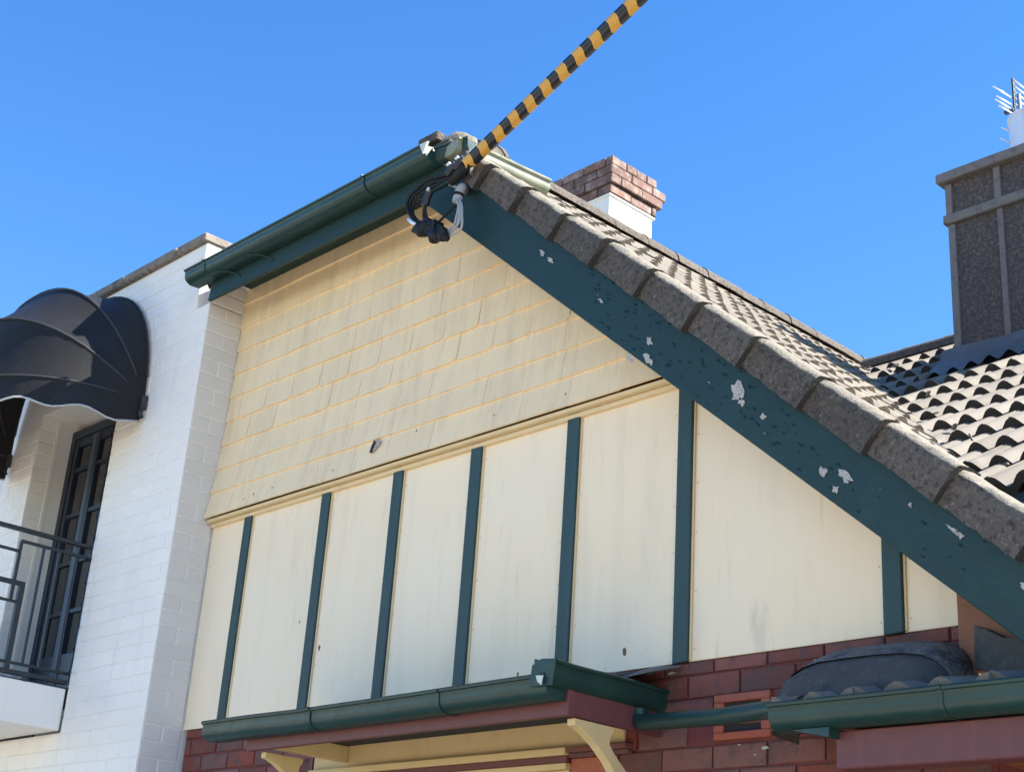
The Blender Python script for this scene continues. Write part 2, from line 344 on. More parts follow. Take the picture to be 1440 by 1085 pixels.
# shingles
rowz = [3.937, 4.085, 4.228, 4.375, 4.522, 4.670, 4.818, 4.962, 5.110, 5.270, 5.43]
rowy = [4.142, 4.160, 4.176, 4.186, 4.192, 4.195, 4.196, 4.197, 4.198, 4.198]
shw = MB().box(-6.99, -6.5, WY+.012, WY+.028, 4.0, 5.2).build('shingle_wall', M['sark'], house)
for r in range(10):
    z0, z1 = rowz[r], rowz[r+1]+.02
    y0 = rowy[r]-.0135; y1 = (rowy[r+1] if r < 9 else 4.198)-.001
    wd = .251 if r in (3, 4) else random.choice((.25, .375, .46))
    x = -6.996-(.0 if r % 2 else .12) + (.0 if r in (3,) else 0)
    while x < -3.3:
        a = max(x, -6.996); c = x+wd-(.0007 if random.random() < .7 else .0016); x += wd
        if wd > .3: wd = random.choice((.23, .30, .375, .46))
        if c-a < .03: continue
        dz = random.uniform(-.0025, .0025)
        zl = z0+dz
        if r in (3, 4): poly = [(a+.012, zl), (c-.034, zl+.001), (c-.004, zl+.020), (c, z1), (a, z1), (a, zl+.010)]
        else: poly = [(a, zl), (c, zl+random.uniform(-.001, .001)), (c, z1), (a, z1)]
        poly = clip(poly, .847, 1, 5.0-.847*4.5-.03)
        if len(poly) < 3: continue
        jy = random.uniform(-.0015, .0015)
        Y = lambda z: y0+jy+(y1-y0)*(z-z0)/(z1-z0)
        fr = [Vector((px, Y(pz), pz)) for px, pz in poly]
        MB().prism(fr, (0, .012, 0)).build('shingle', M['shingle'], shw)
MB().box(-6.99, -3.3, 4.150, WY-.002, 3.918, 3.9355).build('bed_mould', M['mould'], house, bevel=.003)
MB().box(-6.99, -3.3, 4.178, WY-.002, 3.895, 3.9165).build('bed_mould', M['mould'], house, bevel=.004)
# punched hole in a lower shingle
hy_ = lambda z: 4.129+(z-3.937)*.10
pts = [(x, hy_(z)-.0035, z) for x, z in [(-5.535, 4.018), (-5.51, 4.012), (-5.495, 4.030), (-5.478, 4.040), (-5.470, 4.068), (-5.49, 4.072), (-5.505, 4.082), (-5.525, 4.070), (-5.53, 4.045)]]
MB().prism(pts, (0, .003, 0)).build('broken_patch', M['bare'], shw)
MB().prism([(x, hy_(z)-.005, z) for x, z in [(-5.540, 4.015), (-5.518, 4.009), (-5.512, 4.035), (-5.500, 4.062), (-5.52, 4.078), (-5.533, 4.05)]], (0, .003, 0)).build('broken_patch', M['sark'], shw)
for x, z in [(-6.62, 3.975), (-6.53, 3.985), (-6.36, 3.99), (-5.83, 3.98), (-4.65, 4.0), (-4.2, 3.99), (-5.2, 4.05)]:
    h_ = random.uniform(.006, .014)
    MB().prism([(x, hy_(z)-.002, z), (x+.004, hy_(z)-.002, z+.001), (x+.005, hy_(z+h_)-.002, z+h_), (x+.002, hy_(z+h_)-.002, z+h_)], (0, .002, 0)).build('crack', M['sark'], shw)

# barge board on the right rake
BY = 3.94
barge = MB().prism([(-5.12, BY, 5.205), (-4.744, BY, 4.888), (-1.75, BY, 2.364), (-1.75, BY, 2.646), (-4.608, BY, 5.078), (-4.86, BY, 5.29), (-5.12, BY, 5.29)], (0, .028, 0)).build('barge_board', M['green'], house, bevel=.003)
patches = [(-4.193, 4.594, .022, .016), (-4.135, 4.538, .030, .012), (-3.822, 4.25, .020, .009), (-3.549, 3.993, .020, .018), (-3.652, 3.950, .034, .018), (-3.557, 3.917, .036, .024),
           (-3.118, 3.672, .036, .044), (-3.098, 3.628, .018, .018), (-2.999, 3.551, .018, .014), (-2.75, 3.293, .020, .020), (-2.664, 3.262, .038, .024), (-2.701, 3.221, .016, .018),
           (-2.423, 3.115, .008, .012), (-2.280, 3.010, .034, .009), (-2.255, 2.988, .018, .014), (-2.06, 2.80, .014, .01)]
for x, z, a, c in patches:
    n = 13; pts = []
    for k in range(n):
        t = k/n*2*math.pi; rr = random.choice((.5, .75, 1.0, 1.15)); u = math.cos(t)*a*rr; v = math.sin(t)*c*rr
        pts.append((x+u*.76+v*.3, BY-.0035, z-u*.62+v*.8))
    MB().prism(pts, (0, .002, 0)).build('bare_patch', M['bare'], barge)
b = MB()
for k in range(120):
    x = random.choice((random.uniform(-4.3, -2.0), random.uniform(-3.9, -3.2), random.gauss(-3.05, .2))); zl = 4.888-.843*(x+4.744); z = zl+random.uniform(.03, .27)
    s_ = random.uniform(.003, .010); pts = []; li = random.uniform(.001, .004)
    for q in range(6):
        t = q/6*6.28; u = math.cos(t)*s_*1.8*random.uniform(.4, 1); v = math.sin(t)*s_*.55*random.uniform(.5, 1)
        pts.append((x+u*.76+v*.3, BY-.0025-li*(.5-.5*math.sin(t)), z-u*.64+v))
    b.prism(pts, (0, .0012, 0), 0 if random.random() < .06 else 1)
stuff(b.build('paint_flake', [M['bare'], M['green']], barge))
MB().prism([(-2.4, 4.15, 2.62), (-2.0, 4.15, 2.62), (-2.0, 4.15, 2.84), (-2.4, 4.15, 3.10)], (0, .03, 0)).build('eave_rafter', M['timber'], house)

# hip fascia and gutter across the clipped top of the gable
MB().prism([(-6.965, 3.925, 5.188), (-4.87, 3.925, 5.188), (-4.87, 3.925, 5.35), (-6.94, 3.925, 5.35)], (0, .022, 0)).build('hip_fascia', M['green'], house, bevel=.003)
MB().box(-6.95, -4.9, 3.95, WY-.01, 5.36, 5.375).build('soffit_board', M['green'], house)
gutter('hip_gutter', (-7.075, 3.922, 5.375), (1, 0, 0), (0, -1, 0), 2.145, house, M['gutter'], wd=.115, h=.075)
d2 = Vector((.17, .035, 0)).normalized()
gutter('hip_gutter', (-4.945, 3.965, 5.375), d2, (d2.y, -d2.x, 0), .20, house, M['gutter'], wd=.105, h=.07, segs=2)
d3 = Vector((.06, .57, 0)).normalized()
gutter('stub_gutter', (-4.862, 3.885, 5.375), d3, (d3.y, -d3.x, 0), .575, house, M['faded'], wd=.105, h=.07, segs=3, ends=(True, False))
MB().prism([(-4.955, 3.795, 5.372), (-4.905, 3.80, 5.375), (-4.93, 3.80, 5.315)], (.004, .012, .004)).build('torn_edge', M['galv'], house)
# gutter brackets (bent wire) under the hip gutter
for x in (-6.72, -6.40):
    MB().tube([(x-.06, 3.85, 5.292), (x, 3.885, 5.285), (x+.06, 3.92, 5.26), (x+.08, 3.922, 5.24)], .004, 6).build('gutter_strap', M['gutter'], house)

for x in (-6.88, -5.42): gutter('gutter_joint', (x, 3.9215, 5.3755), (1, 0, 0), (0, -1, 0), .016, house, M['gutter'], wd=.119, h=.078, ends=(False, False), segs=1, wob=0)
# main right slope: underlay, tiles, barge caps
CS, SN = 1/math.hypot(1, .847), .847/math.hypot(1, .847)
down = Vector((CS, 0, -SN)); nrm = Vector((SN, 0, CS))
RX, RZ = -6.55, roof_z(-6.55)
roof = MB().prism([(x, y, roof_z(x)-.09) for x, y in [(-4.78, 3.97), (-1.75, 3.97), (-1.75, 4.2), (-2.35, 4.42), (-6.13, 9.36), (RX, 9.9), (RX, 5.74)]], (0, 0, -.03)).build('main_roof', M['sark'], house)
def tile_mesh(name, wd, ln, amp, rolls, th, lift, mt, seg=6, end=None):
    """local x: across, y: down the slope, z: normal; origin at the middle of the lower edge"""
    n = rolls*seg; b = MB()
    h = lambda u: amp*(.5+.5*math.cos(2*math.pi*(u*rolls)-.35*math.sin(2*math.pi*u*rolls)))**1.05
    top0 = []; top1 = []; bot1 = []; bot0 = []
    for i in range(n+1):
        u = i/n; x = (u-.5)*(wd+.006); z = h(u)
        top0.append((x, -ln, z-lift)); top1.append((x, 0, z)); bot1.append((x, 0, z-th)); bot0.append((x, -ln, z-lift-th*.6))
    b.sheet([top0, top1]); b.sheet([top1, bot1]); b.sheet([bot1, bot0])
    b.add([top0[0], top1[0], bot1[0], bot0[0]], [[0, 1, 2, 3]]); b.add([top0[-1], top1[-1], bot1[-1], bot0[-1]], [[3, 2, 1, 0]])
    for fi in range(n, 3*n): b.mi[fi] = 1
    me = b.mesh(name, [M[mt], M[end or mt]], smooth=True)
    me.set_sharp_from_angle(angle=R_(40)); return me
def frame(ya, za):
    return Matrix((ya.cross(za), ya, za)).transposed().to_quaternion()
q_main = frame(down, nrm)
tm = [tile_mesh('roof_tile', .30, .40, .034, 2, .022, .026, 'tile') for k in range(2)]
G = .335
for k in range(1, 18):
    for j in range(22):
        y = 4.06+.15+j*.30+(0 if k % 2 else 0)
        p = Vector((RX, y, RZ-.042))+down*(G*k)
        if p.y > 9.75: continue
        if wing_z(p.y) > roof_z(p.x)+.06 and p.y > 4.6: continue
        hy = 3.9+(-4.76-p.x)*1.0       # hip line
        if p.x < -4.4 and p.y < 3.9+(-4.76-(p.x-.30))+.06: continue
        j_ = Vector((random.uniform(-.006, .006), random.uniform(-.004, .004), random.uniform(-.004, .004)))
        place('roof_tile', random.choice(tm), roof, p+j_, q_main @ Matrix.Rotation(random.uniform(-.012, .012), 3, 'Z').to_quaternion())
# barge caps: lapped concrete verge pieces with a lip at the lower end
def cap_piece():
    b = MB(); L = .40
    def sec(yf, drop, top): return [(yf, -drop), (yf, -drop*.66), (yf, -drop*.33), (yf, top-.034), (yf+.005, top-.020), (yf+.022, top-.006), (yf+.066, top+.002), (.095, top-.004), (.125, -.035), (.10, -.03), (.0, -.02), (-.0, -drop)]
    s0 = sec(-.008, .110, .022); s1 = sec(-.040, .120, .026)
    N = 12; rows = []
    for i in range(N+1):
        t = -L+L*i/N; f = (i/N)**1.6
        row = []
        for k, ((a, d), (c, e)) in enumerate(zip(s0, s1)):
            y = a+(c-a)*f; n_ = d+(e-d)*f
            if k < 8: y += random.uniform(-.0028, .0028); n_ += random.uniform(-.0032, .0032)
            row.append((-y, t, n_))
        rows.append(row)
    n = len(s0)
    V = [Vector(p) for r in rows for p in r]
    F = [[i*n+k, i*n+(k+1) % n, (i+1)*n+(k+1) % n, (i+1)*n+k] for i in range(N) for k in range(n)]
    F += [list(range(n))[::-1], [N*n+k for k in range(n)]]
    b.add(V, F)
    for fi in range(N*n):
        if fi % n in (4, 5, 6, 7): b.mi[fi] = 1
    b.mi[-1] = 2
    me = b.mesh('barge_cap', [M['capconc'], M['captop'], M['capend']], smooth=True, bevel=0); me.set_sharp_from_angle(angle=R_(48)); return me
s0 = (-4.30+6.55)/CS
for k in range(-1, 11):
    s_ = s0+k*.3385+random.uniform(-.006, .006)
    p = Vector((RX, 3.925+random.uniform(-.005, .005), RZ+.062+random.uniform(-.004, .004)))+down*s_
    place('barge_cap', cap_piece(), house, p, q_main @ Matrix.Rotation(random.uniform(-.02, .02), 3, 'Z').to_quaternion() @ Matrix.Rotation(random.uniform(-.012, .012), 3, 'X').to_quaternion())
# mortar bed behind the caps
b = MB()
for i in range(34):
    s_ = .35*5.1+i*.135; p = Vector((RX, 4.055, RZ-.01))+down*s_
    b.box(p.x-.075, p.x+.075, 4.02, 4.075+random.uniform(0, .02), p.z-.03, p.z+.015+random.uniform(-.01, .012))
stuff(b.build('mortar_bed', M['capconc'], roof, bevel=.006))

# clipped hip: underlay and tiles, hip caps, ridge caps
HY = 3.9
hip = MB().prism([(-7.04, 3.945, 5.33), (-4.80, 3.945, 5.33), (-6.55, 5.69, 5.33+.847*1.745), (-7.04, 5.69, 5.33+.847*1.745)], (0, .02, -.03)).build('hip_roof', M['sark'], house)
downh = Vector((0, -CS, -SN)); q_hip = frame(downh, Vector((0, -SN, CS)))
hm = tile_mesh('roof_tile', .30, .40, .034, 2, .022, .026, 'tile')
for k in range(6):
    for j in range(10):
        x = -7.2+.15+j*.30; s_ = .02+k*G
        p = Vector((x, 3.965, 5.345))-downh*s_
        if x+.16 > -4.76-(p.y+.33-3.9) or x < -6.9: continue
        place('roof_tile', hm, hip, p, q_hip)
def half_cap(L=.42, r=.11):
    b = MB(); rows = []
    for t, rr in ((-L, r*.97), (-.04, r), (0, r*1.02)):
        rows.append([(math.cos(a/8*math.pi)*rr, t, math.sin(a/8*math.pi)*rr*1.05) for a in range(9)])
    b.sheet(rows); b.sheet([rows[-1], [(x*.82, y, z*.72) for x, y, z in rows[-1]]])
    me = b.mesh('ridge_cap', [M['capconc']], smooth=True); me.set_sharp_from_angle(angle=R_(50)); return me
rc = half_cap()
hd = Vector((1, -1, -.847)).normalized(); za = (Vector((0, 0, 1))-hd*hd.z).normalized(); q_hc = frame(hd, za)
hp = Vector((-5.10, 4.16, 5.515))
for k in range(8):
    place('hip_cap', rc, house, hp-hd*(.36*k)+Vector((0, 0, random.uniform(-.006, .006))), q_hc @ Matrix.Rotation(random.uniform(-.02, .02), 3, 'Z').to_quaternion())
bm = bmesh.new(); bmesh.ops.create_icosphere(bm, subdivisions=3, radius=1)
for v in bm.verts:
    d = v.co.normalized(); k = 1+.12*math.sin(d.x*5+1)*math.cos(d.z*6)+random.uniform(-.06, .06)
    v.co = Vector((d.x*.13, d.y*.10, d.z*.115))*k
    v.co.z = max(v.co.z, -.06)
me = bpy.data.meshes.new('mortar_lump'); bm.to_mesh(me); bm.free(); me.materials.append(M['captop'])
for p in me.polygons: p.use_smooth = True
place('mortar_lump', me, hip, hp+Vector((.02, -.03, .0)))
q_rc = frame(Vector((0, -1, 0)), Vector((0, 0, 1)))
for k in range(13):
    place('ridge_cap', rc, house, (RX, 5.72+k*.345, RZ-.075+random.uniform(-.005, .005)), q_rc @ Matrix.Rotation(random.uniform(-.015, .015), 3, 'Z').to_quaternion())
b = MB(); b.prism([(RX-.02, 5.75, RZ-.06), (RX-.02, 9.9, RZ-.06), (RX-1.6, 9.9, RZ-.06-1.355), (RX-1.6, 4.4, RZ-.06-1.355)], (0, 0, -.03)); b.build('left_roof_slope', M['tile'], house)

# rear wing roof with its ridge along X
wing = MB().prism([(-6.2, 9.36, 6.42-.07), (1.5, 9.36, 6.42-.07), (1.5, 4.75, wing_z(4.75)-.07), (-2.62, 4.75, wing_z(4.75)-.07)], (0, 0, -.03)).build('wing_roof', M['sark'], house)
wl = math.hypot(1, .66); downw = Vector((0, -1/wl, -.66/wl)); nw = Vector((0, -.66/wl, 1/wl)); q_w = frame(downw, nw)
wt = [tile_mesh('roof_tile', .14, .50, .054, 1, .046, .052, 'tile2', seg=10, end='capend') for k in range(2)]  # lower tile ends take the near-black colour that paints in their shade
GW = .40
for k in range(1, 14):
    for j in range(60):
        x = -6.3+j*.14
        p = Vector((x, 9.36, 6.42-.030))+downw*(GW*k)
        if p.y < 4.7 or roof_z(x)-.03 > wing_z(p.y)+.10: continue
        if x > -3.2+(8-p.y)*.42+.25: continue
        if -4.78 < x < -3.7 and p.y > 7.95: continue
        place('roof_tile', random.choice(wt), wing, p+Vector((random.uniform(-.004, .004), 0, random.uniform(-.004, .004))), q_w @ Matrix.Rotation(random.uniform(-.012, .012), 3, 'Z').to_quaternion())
q_wr = frame(Vector((-1, 0, 0)), Vector((0, 0, 1)))
for k in range(5):
    place('ridge_cap', rc, house, (-6.1+k*.36, 9.36, 6.36), q_wr)
b = MB()
for t in range(9):
    f = t/8; x = -5.9+f*3.1; y = 9.2-f*4.05+random.uniform(-.06, .06); z = wing_z(y)+random.uniform(.0, .07); s_ = random.uniform(.008, .028)
    pts = [(x+.05+math.cos(k*1.3)*s_*random.uniform(.5, 1.3), y+math.sin(k*1.3)*s_*random.uniform(.5, 1.3), z) for k in range(5)]
    b.prism(pts, (random.uniform(-.02, .02), random.uniform(-.02, .02), random.uniform(.008, .03)))
stuff(b.build('mortar_fragment', M['tile2'], wing))
MB().box(-5.5, 1.5, 5.205, 5.35, 0, wing_z(5.205)-.12).build('wing_wall', M['brick'], house)

# small brick chimney behind the ridge
ch = MB().box(-7.72, -7.02, 7.27, 7.77, 6.0, 7.405).build('brick_chimney', M['cement'], house, bevel=.004)
MB().box(-7.69, -7.05, 7.30, 7.74, 7.40, 7.70).build('chimney_core', M['sark'], ch)
MB().box(-7.73, -7.008, 7.258, 7.795, 7.385, 7.408).build('render_lip', M['cement'], ch, bevel=.006)
for i, (z0, z1, o, back) in enumerate([(7.408, 7.487, .0, .0), (7.490, 7.570, .022, .08), (7.570, 7.650, .022, .085), (7.650, 7.725, .02, -.02)]):
    LL = .235 if i < 3 else .11
    lay_bricks(ch, -7.0+o, 'X', 7.26-o, 7.79+back, [(z0, z1, i)], 'chbrick', d=.06, L=LL, proud=.004, joint=.009)
    lay_bricks(ch, 7.26-o, 'Y', -7.75, -7.0+o-.002, [(z0, z1, i+1)], 'chbrick', d=.06, L=.235 if i < 3 else .225, proud=.004, joint=.009)

# roughcast chimney on the wing
cy = 8.35
rch = MB().box(-4.755, -3.62, cy+.02, 9.1, 5.2, 7.14).build('roughcast_chimney', M['rough'], house)
MB().box(-4.815, -3.56, cy-.045, 9.16, 7.13, 7.205).build('coping', M['strip'], rch, bevel=.008)
MB().box(-4.785, -3.59, cy-.02, 9.13, 6.80, 6.873).build('band', M['strip'], rch, bevel=.008)
for x in (-4.758, -4.385, -4.012, -3.66):
    MB().box(x, x+(.052 if x < -4.7 else .042), cy, cy+.03, 5.6, 6.797).build('strip', M['strip'], rch, bevel=.004)
    MB().box(x-.012, x+.038, cy+.002, cy+.03, 6.876, 7.127).build('strip', M['strip'], rch, bevel=.004)
for y in (8.39, 8.75):
    MB().box(-4.757, -4.73, y, y+.05, 5.6, 6.797).build('strip', M['strip'], rch, bevel=.004)
fl = MB(); zf = wing_z(cy)
g1 = [(-4.83, cy-.02, zf+.10), (-4.4, cy-.022, zf+.085), (-4.0, cy-.018, zf+.10), (-3.5, cy-.02, zf+.09)]
g2 = [(x, y-.03, z-.075) for x, y, z in g1]
xs_ = [-4.84+i*.0175 for i in range(78)]
lerp_ = lambda row, x: row[min(3, max(0, int((x+4.83)/.44)))]
r1 = [(x, cy-.020, zf+.092+.006*math.sin(x*9)) for x in xs_]; r2 = [(x, cy-.05, zf+.015) for x in xs_]
r3 = [(x, cy-.17, wing_z(cy-.17)+.030+.010*math.cos(x*44.9)) for x in xs_]
r4 = [(x, cy-.30-.02*math.sin(x*7), wing_z(cy-.30)+.004+.022*math.cos(x*44.9)) for x in xs_]
fl.sheet([r1, r2, r3, r4]); fl.build('flashing', M['lead'], rch, smooth=True, bevel='sheet')
MB().box(-4.775, -4.63, cy-.03, cy+.3, 5.55, 5.845).build('corner_flashing', M['lead'], rch, bevel=.006)
b = MB(); b.tube([(-4.19, 8.60, 7.20), (-4.19, 8.60, 7.235)], .205, 24); b.tube([(-4.19, 8.60, 7.235), (-4.19, 8.60, 7.54)], .172, 24); b.tube([(-4.19, 8.60, 7.54), (-4.19, 8.60, 7.56)], .18, 24)
flue = b.build('flue', M['alu'], rch, smooth=True, angle=40)
MB().box(-4.17, -4.13, 8.42, 8.43, 7.24, 7.54).build('flue_seam', M['steel'], flue)

# brick wall below the sheets
bw = MB().box(-6.96, -6.6, WY+.010, WY+.032, 1.9, 2.783).build('brick_wall', M['mortar'], house)
MB().box(-6.96, -2.335, WY+.0105, WY+.0315, 1.2, 2.7855).build('mortar_face', M['mortar'], bw)
cs = [(2.735, 2.787, 0)]+[(2.735-.0862*(k+1), 2.735-.0862*k, k+1) for k in range(10)]
skip_v = lambda a, c, z0, z1: (c > -3.41 and a < -3.17 and z1 < 2.66 and z0 > 2.47)
skip_f = lambda a, c, z0, z1: z0 > 2.50 and a < -3.86
lay_bricks(bw, WY, 'Y', -3.87, -2.335, cs, 'brick', skip=skip_v, start=.025, d=.014)
lay_bricks(bw, WY, 'Y', -6.955, -5.79, cs[:8], 'brick', start=.06, d=.014)
vent = MB()
vent.box(-3.414, -3.164, WY-.006, WY+.012, 2.622, 2.650); vent.box(-3.414, -3.164, WY-.006, WY+.012, 2.490, 2.516)
vent.box(-3.414, -3.372, WY-.006, WY+.012, 2.5165, 2.6215); vent.box(-3.204, -3.164, WY-.006, WY+.012, 2.5165, 2.6215)
vf = vent.build('wall_vent', M['terracotta'], house, bevel=.003)
for z in (2.542, 2.574):
    MB().prism([(-3.371, WY+.002, z), (-3.371, WY+.010, z+.020), (-3.371, WY+.004, z+.020)], (.166, 0, 0)).build('louvre', M['terracotta'], vf)
MB().box(-3.371, -3.205, WY+.0095, WY+.012, 2.517, 2.621).build('vent_back', M['sark'], vf)
for x, z, s_ in [(-3.19, 2.45, .012), (-3.30, 2.468, .005), (-2.97, 2.73, .010), (-2.77, 2.748, .014), (-3.62, 2.75, .014), (-3.23, 2.43, .004)]:
    pts = [(x+math.cos(k)*s_*random.uniform(.8, 1.9), WY-.004, z+math.sin(k)*s_*random.uniform(.3, .8)) for k in range(6)]
    MB().prism(pts, (0, .003, 0)).build('paint_chip', M['bare'], bw)

# window hood at lower left
hood = MB().box(-5.60, -3.66, 3.73, WY-.02, 2.605, 2.622).build('window_hood', M['sark'], house)
MB().box(-5.62, -3.656, 3.700, 3.725, 2.517, 2.606).build('hood_fascia', M['maroon'], hood, bevel=.002)
MB().box(-3.681, -3.657, 3.726, WY-.006, 2.518, 2.605).build('hood_fascia', M['maroon'], hood, bevel=.002)
gutter('hood_gutter', (-5.835, 3.698, 2.640), (1, 0, 0), (0, -1, 0), 2.165, hood, M['gutter'], wd=.105, h=.075, sag=.006)
gutter('hood_gutter', (-3.735, 3.60, 2.685), (0, 1, 0), (1, 0, 0), .60, hood, M['gutter'], wd=.105, h=.085, sag=.0, ends=(True, True))
MB().prism([(-3.74, 3.585, 2.60), (-3.64, 3.598, 2.60), (-3.628, 3.598, 2.692), (-3.69, 3.588, 2.695), (-3.73, 3.583, 2.675)], (0, .006, 0)).build('gutter_end', M['gutter'], hood, bevel=.002)
MB().prism([(-3.70, 3.576, 2.635), (-3.665, 3.577, 2.632), (-3.672, 3.577, 2.60), (-3.69, 3.576, 2.612)], (0, .003, 0)).build('torn_edge', M['galv'], hood)
for x in (-5.05, -4.25): gutter('gutter_joint', (x, 3.6975, 2.636), (1, 0, 0), (0, -1, 0), .018, hood, M['gutter'], wd=.109, h=.078, ends=(False, False), segs=1, wob=0)
b = MB(); b.prism([(-5.75, 3.71, 2.655), (-3.70, 3.71, 2.655), (-3.70, 4.195, 2.755), (-5.75, 4.195, 2.755)], (0, 0, .012)); b.build('hood_roof', M['lead'], hood)
MB().prism([(-3.70, 4.0, 2.70), (-3.62, 4.05, 2.725), (-3.56, 4.18, 2.765), (-3.70, 4.19, 2.775)], (0, .0, .008)).build('hood_flashing', M['lead'], hood)
def bracket(x0, x1, name='bracket'):
    pr = [(3.742, 2.514), (3.742, 2.490), (3.765, 2.486), (3.80, 2.472), (3.86, 2.438), (3.92, 2.393), (3.965, 2.345), (4.01, 2.27), (4.05, 2.19), (4.08, 2.10), (4.19, 2.02), (4.19, 2.22), (4.12, 2.29), (4.05, 2.345), (3.99, 2.392), (3.950, 2.425), (3.925, 2.452), (3.930, 2.480), (3.945, 2.495), (3.945, 2.514)]
    return MB().prism([(x0, y, z) for y, z in pr], (x1-x0, 0, 0)).build(name, M['cream'], hood, bevel=.002)
bracket(-3.700, -3.662)
bracket(-5.56, -5.525)
MB().box(-5.565, -5.52, 3.727, WY-.016, 2.535, 2.604).build('side_board', M['cream'], hood, bevel=.002)
fz = MB().box(-5.778, -3.835, WY-.014, WY-.001, 2.508, 2.70).build('frieze_board', M['cream'], house, bevel=.002)
for z0, z1, pr, mm in [(2.478, 2.507, .050, 'cream'), (2.450, 2.477, .035, 'maroon'), (2.425, 2.449, .040, 'cream'), (1.9, 2.424, .02, 'cream')]:
    MB().box(-5.77, -4.11, WY-pr, WY-.001, z0, z1).build('window_head', M[mm], house, bevel=.003)
MB().box(-5.80, -5.782, WY-.02, WY-.001, 1.9, 2.66).build('window_frame', M['maroon'], house)
for z0, z1, pr in [(2.486, 2.506, .045), (2.468, 2.485, .03)]:
    MB().box(-4.108, -3.80, WY-pr, WY-.001, z0, z1).build('pier_capital', M['brick'], house, bevel=.003)
MB().box(-4.106, -3.87, WY-.015, WY-.0005, 1.9, 2.467).build('pier', M['terracotta'], house, bevel=.003)

# cross pipe between the two gutters
dp = MB(); dp.tube([(-3.655, 4.07, 2.60), (-3.655, 4.07, 2.565)], .032, 12)
dp.tube([(-3.655, 4.065, 2.572), (-3.645, 4.06, 2.552), (-3.61, 4.05, 2.545), (-3.2, 3.99, 2.524), (-2.77, 3.84, 2.500)], .030, 14)
dp.build('drain_pipe', M['gutter'], house, smooth=True, angle=45)

# front verandah at lower right
ver = MB().box(-2.60, 1.5, 3.87, 4.0, 2.42, 2.44).build('verandah', M['sark'], house)
gutter('verandah_gutter', (-2.845, 3.86, 2.492), (1, 0, 0), (0, -1, 0), 4.3, ver, M['gutter'], wd=.105, h=.075, segs=8)
gutter('gutter_joint', (-2.25, 3.8595, 2.4925), (1, 0, 0), (0, -1, 0), .016, ver, M['gutter'], wd=.109, h=.078, ends=(False, False), segs=1, wob=0)
MB().prism([(-2.78, 3.79, 2.415), (-2.64, 3.79, 2.415), (-2.64, 3.79, 2.385)], (0, .07, 0)).build('gutter_outlet', M['gutter'], ver)
MB().box(-2.655, 1.5, 3.845, 3.93, 2.298, 2.412).build('verandah_beam', M['maroon'], ver, bevel=.004)
for i in range(12):
    x = -2.40+i*.115
    MB().box(x, x+.108, 3.96, 5.14, 2.352+random.uniform(-.003, .003), 2.37).build('ceiling_board', M['timber'], ver, bevel=.003)
vr = MB().prism([(-2.9, 3.80, 2.46), (1.5, 3.80, 2.46), (1.5, 5.14, 2.83), (-2.33, 5.14, 2.83), (-2.33, 4.19, 2.57), (-2.9, 4.19, 2.57)], (0, 0, .012)).build('verandah_roof', M['sark'], ver)
vt = tile_mesh('roof_tile', .15, .38, .040, 1, .026, .024, 'tile2', seg=8)
dv = Vector((0, -1, -.27)).normalized(); q_v = frame(dv, Vector((0, -.27, 1)).normalized())
for k in range(4):
    for j in range(9):
        x = -2.78+j*.15
        p = Vector((x, 3.80, 2.490))-dv*(.32*k)
        if k >= 1 and x < -2.35: continue
        place('roof_tile', vt, vr, p+Vector((0, random.uniform(-.008, .008), random.uniform(-.004, .004))), q_v)
# bedded flashing hump against the wall
prof = [(-2.99, 2.50), (-2.975, 2.60), (-2.95, 2.655), (-2.91, 2.70), (-2.86, 2.728), (-2.80, 2.742), (-2.70, 2.744), (-2.60, 2.743), (-2.50, 2.738), (-2.43, 2.722), (-2.385, 2.695), (-2.36, 2.66), (-2.345, 2.58)]
g = []
for x, z in prof:
    row = []
    for k in range(9):
        a = k/8*math.pi/2; e = .33*min(1, (z-2.44)/.25)
        rz = 2.44+(z-2.44)*math.cos(a)**.8; ry = WY-.006-e*math.sin(a)**1.1
        if 3 <= k <= 4: rz -= .006
        row.append((x+random.uniform(-.003, .003), ry+random.uniform(-.004, .004), rz))
    g.append(row)
b = MB(); b.sheet([r[:5] for r in g]); b.build('bedded_flashing', M['dome'], ver, smooth=True)
b = MB(); b.sheet([[Vector(p)+Vector((0, .006, -.004)) for p in r[3:]] for r in g]); b.build('apron', M['apron'], ver, smooth=True)
MB().prism([(-2.345, 4.15, 2.765), (-2.30, 4.14, 2.748), (-2.22, 4.10, 2.70), (-1.95, 4.0, 2.64), (-1.95, 4.0, 2.56), (-2.10, 4.03, 2.565), (-2.25, 4.10, 2.59), (-2.345, 4.14, 2.63)], (.004, .015, 0)).build('upstand_flashing', M['slate'], ver)
# =================================================================== WHITE HOUSE
wh = thing('white_house', (-8.4, 4.6, 0), 'white painted brick house with parapet and small iron balcony', 'house')
FY = 3.96; JX0, JX1 = -8.94, -7.893
MB().box(JX1, -7.004, FY+.0035, 4.30, 0, 5.20).build('front_wall', M['whitej'], wh)
wf = MB().box(JX1-.2, -7.14, FY+.0037, 4.28, 5.2005, 5.64).build('parapet_wall', M['whitej'], wh)
MB().box(-12.5, JX0, FY+.0035, 4.30, 0, 5.64).build('front_wall', M['whitej'], wh)
MB().box(JX0+.0005, JX1-.0005, FY+.0036, 4.30, 4.95, 5.6395).build('front_wall', M['whitej'], wh)
MB().box(JX0+.0005, JX1-.0005, FY+.0036, 4.30, 0, 2.80).build('front_wall', M['whitej'], wh)
MB().box(JX0-.3, -7.20, 4.301, 4.86, 4.9505, 5.6).build('leak_blocker', M['whitej'], wh)  # unseen block added to stop light leaking in above the door
MB().box(-12.5, -7.22, 4.85, 9, 0, 5.3).build('rear_block', M['whitej'], wh)
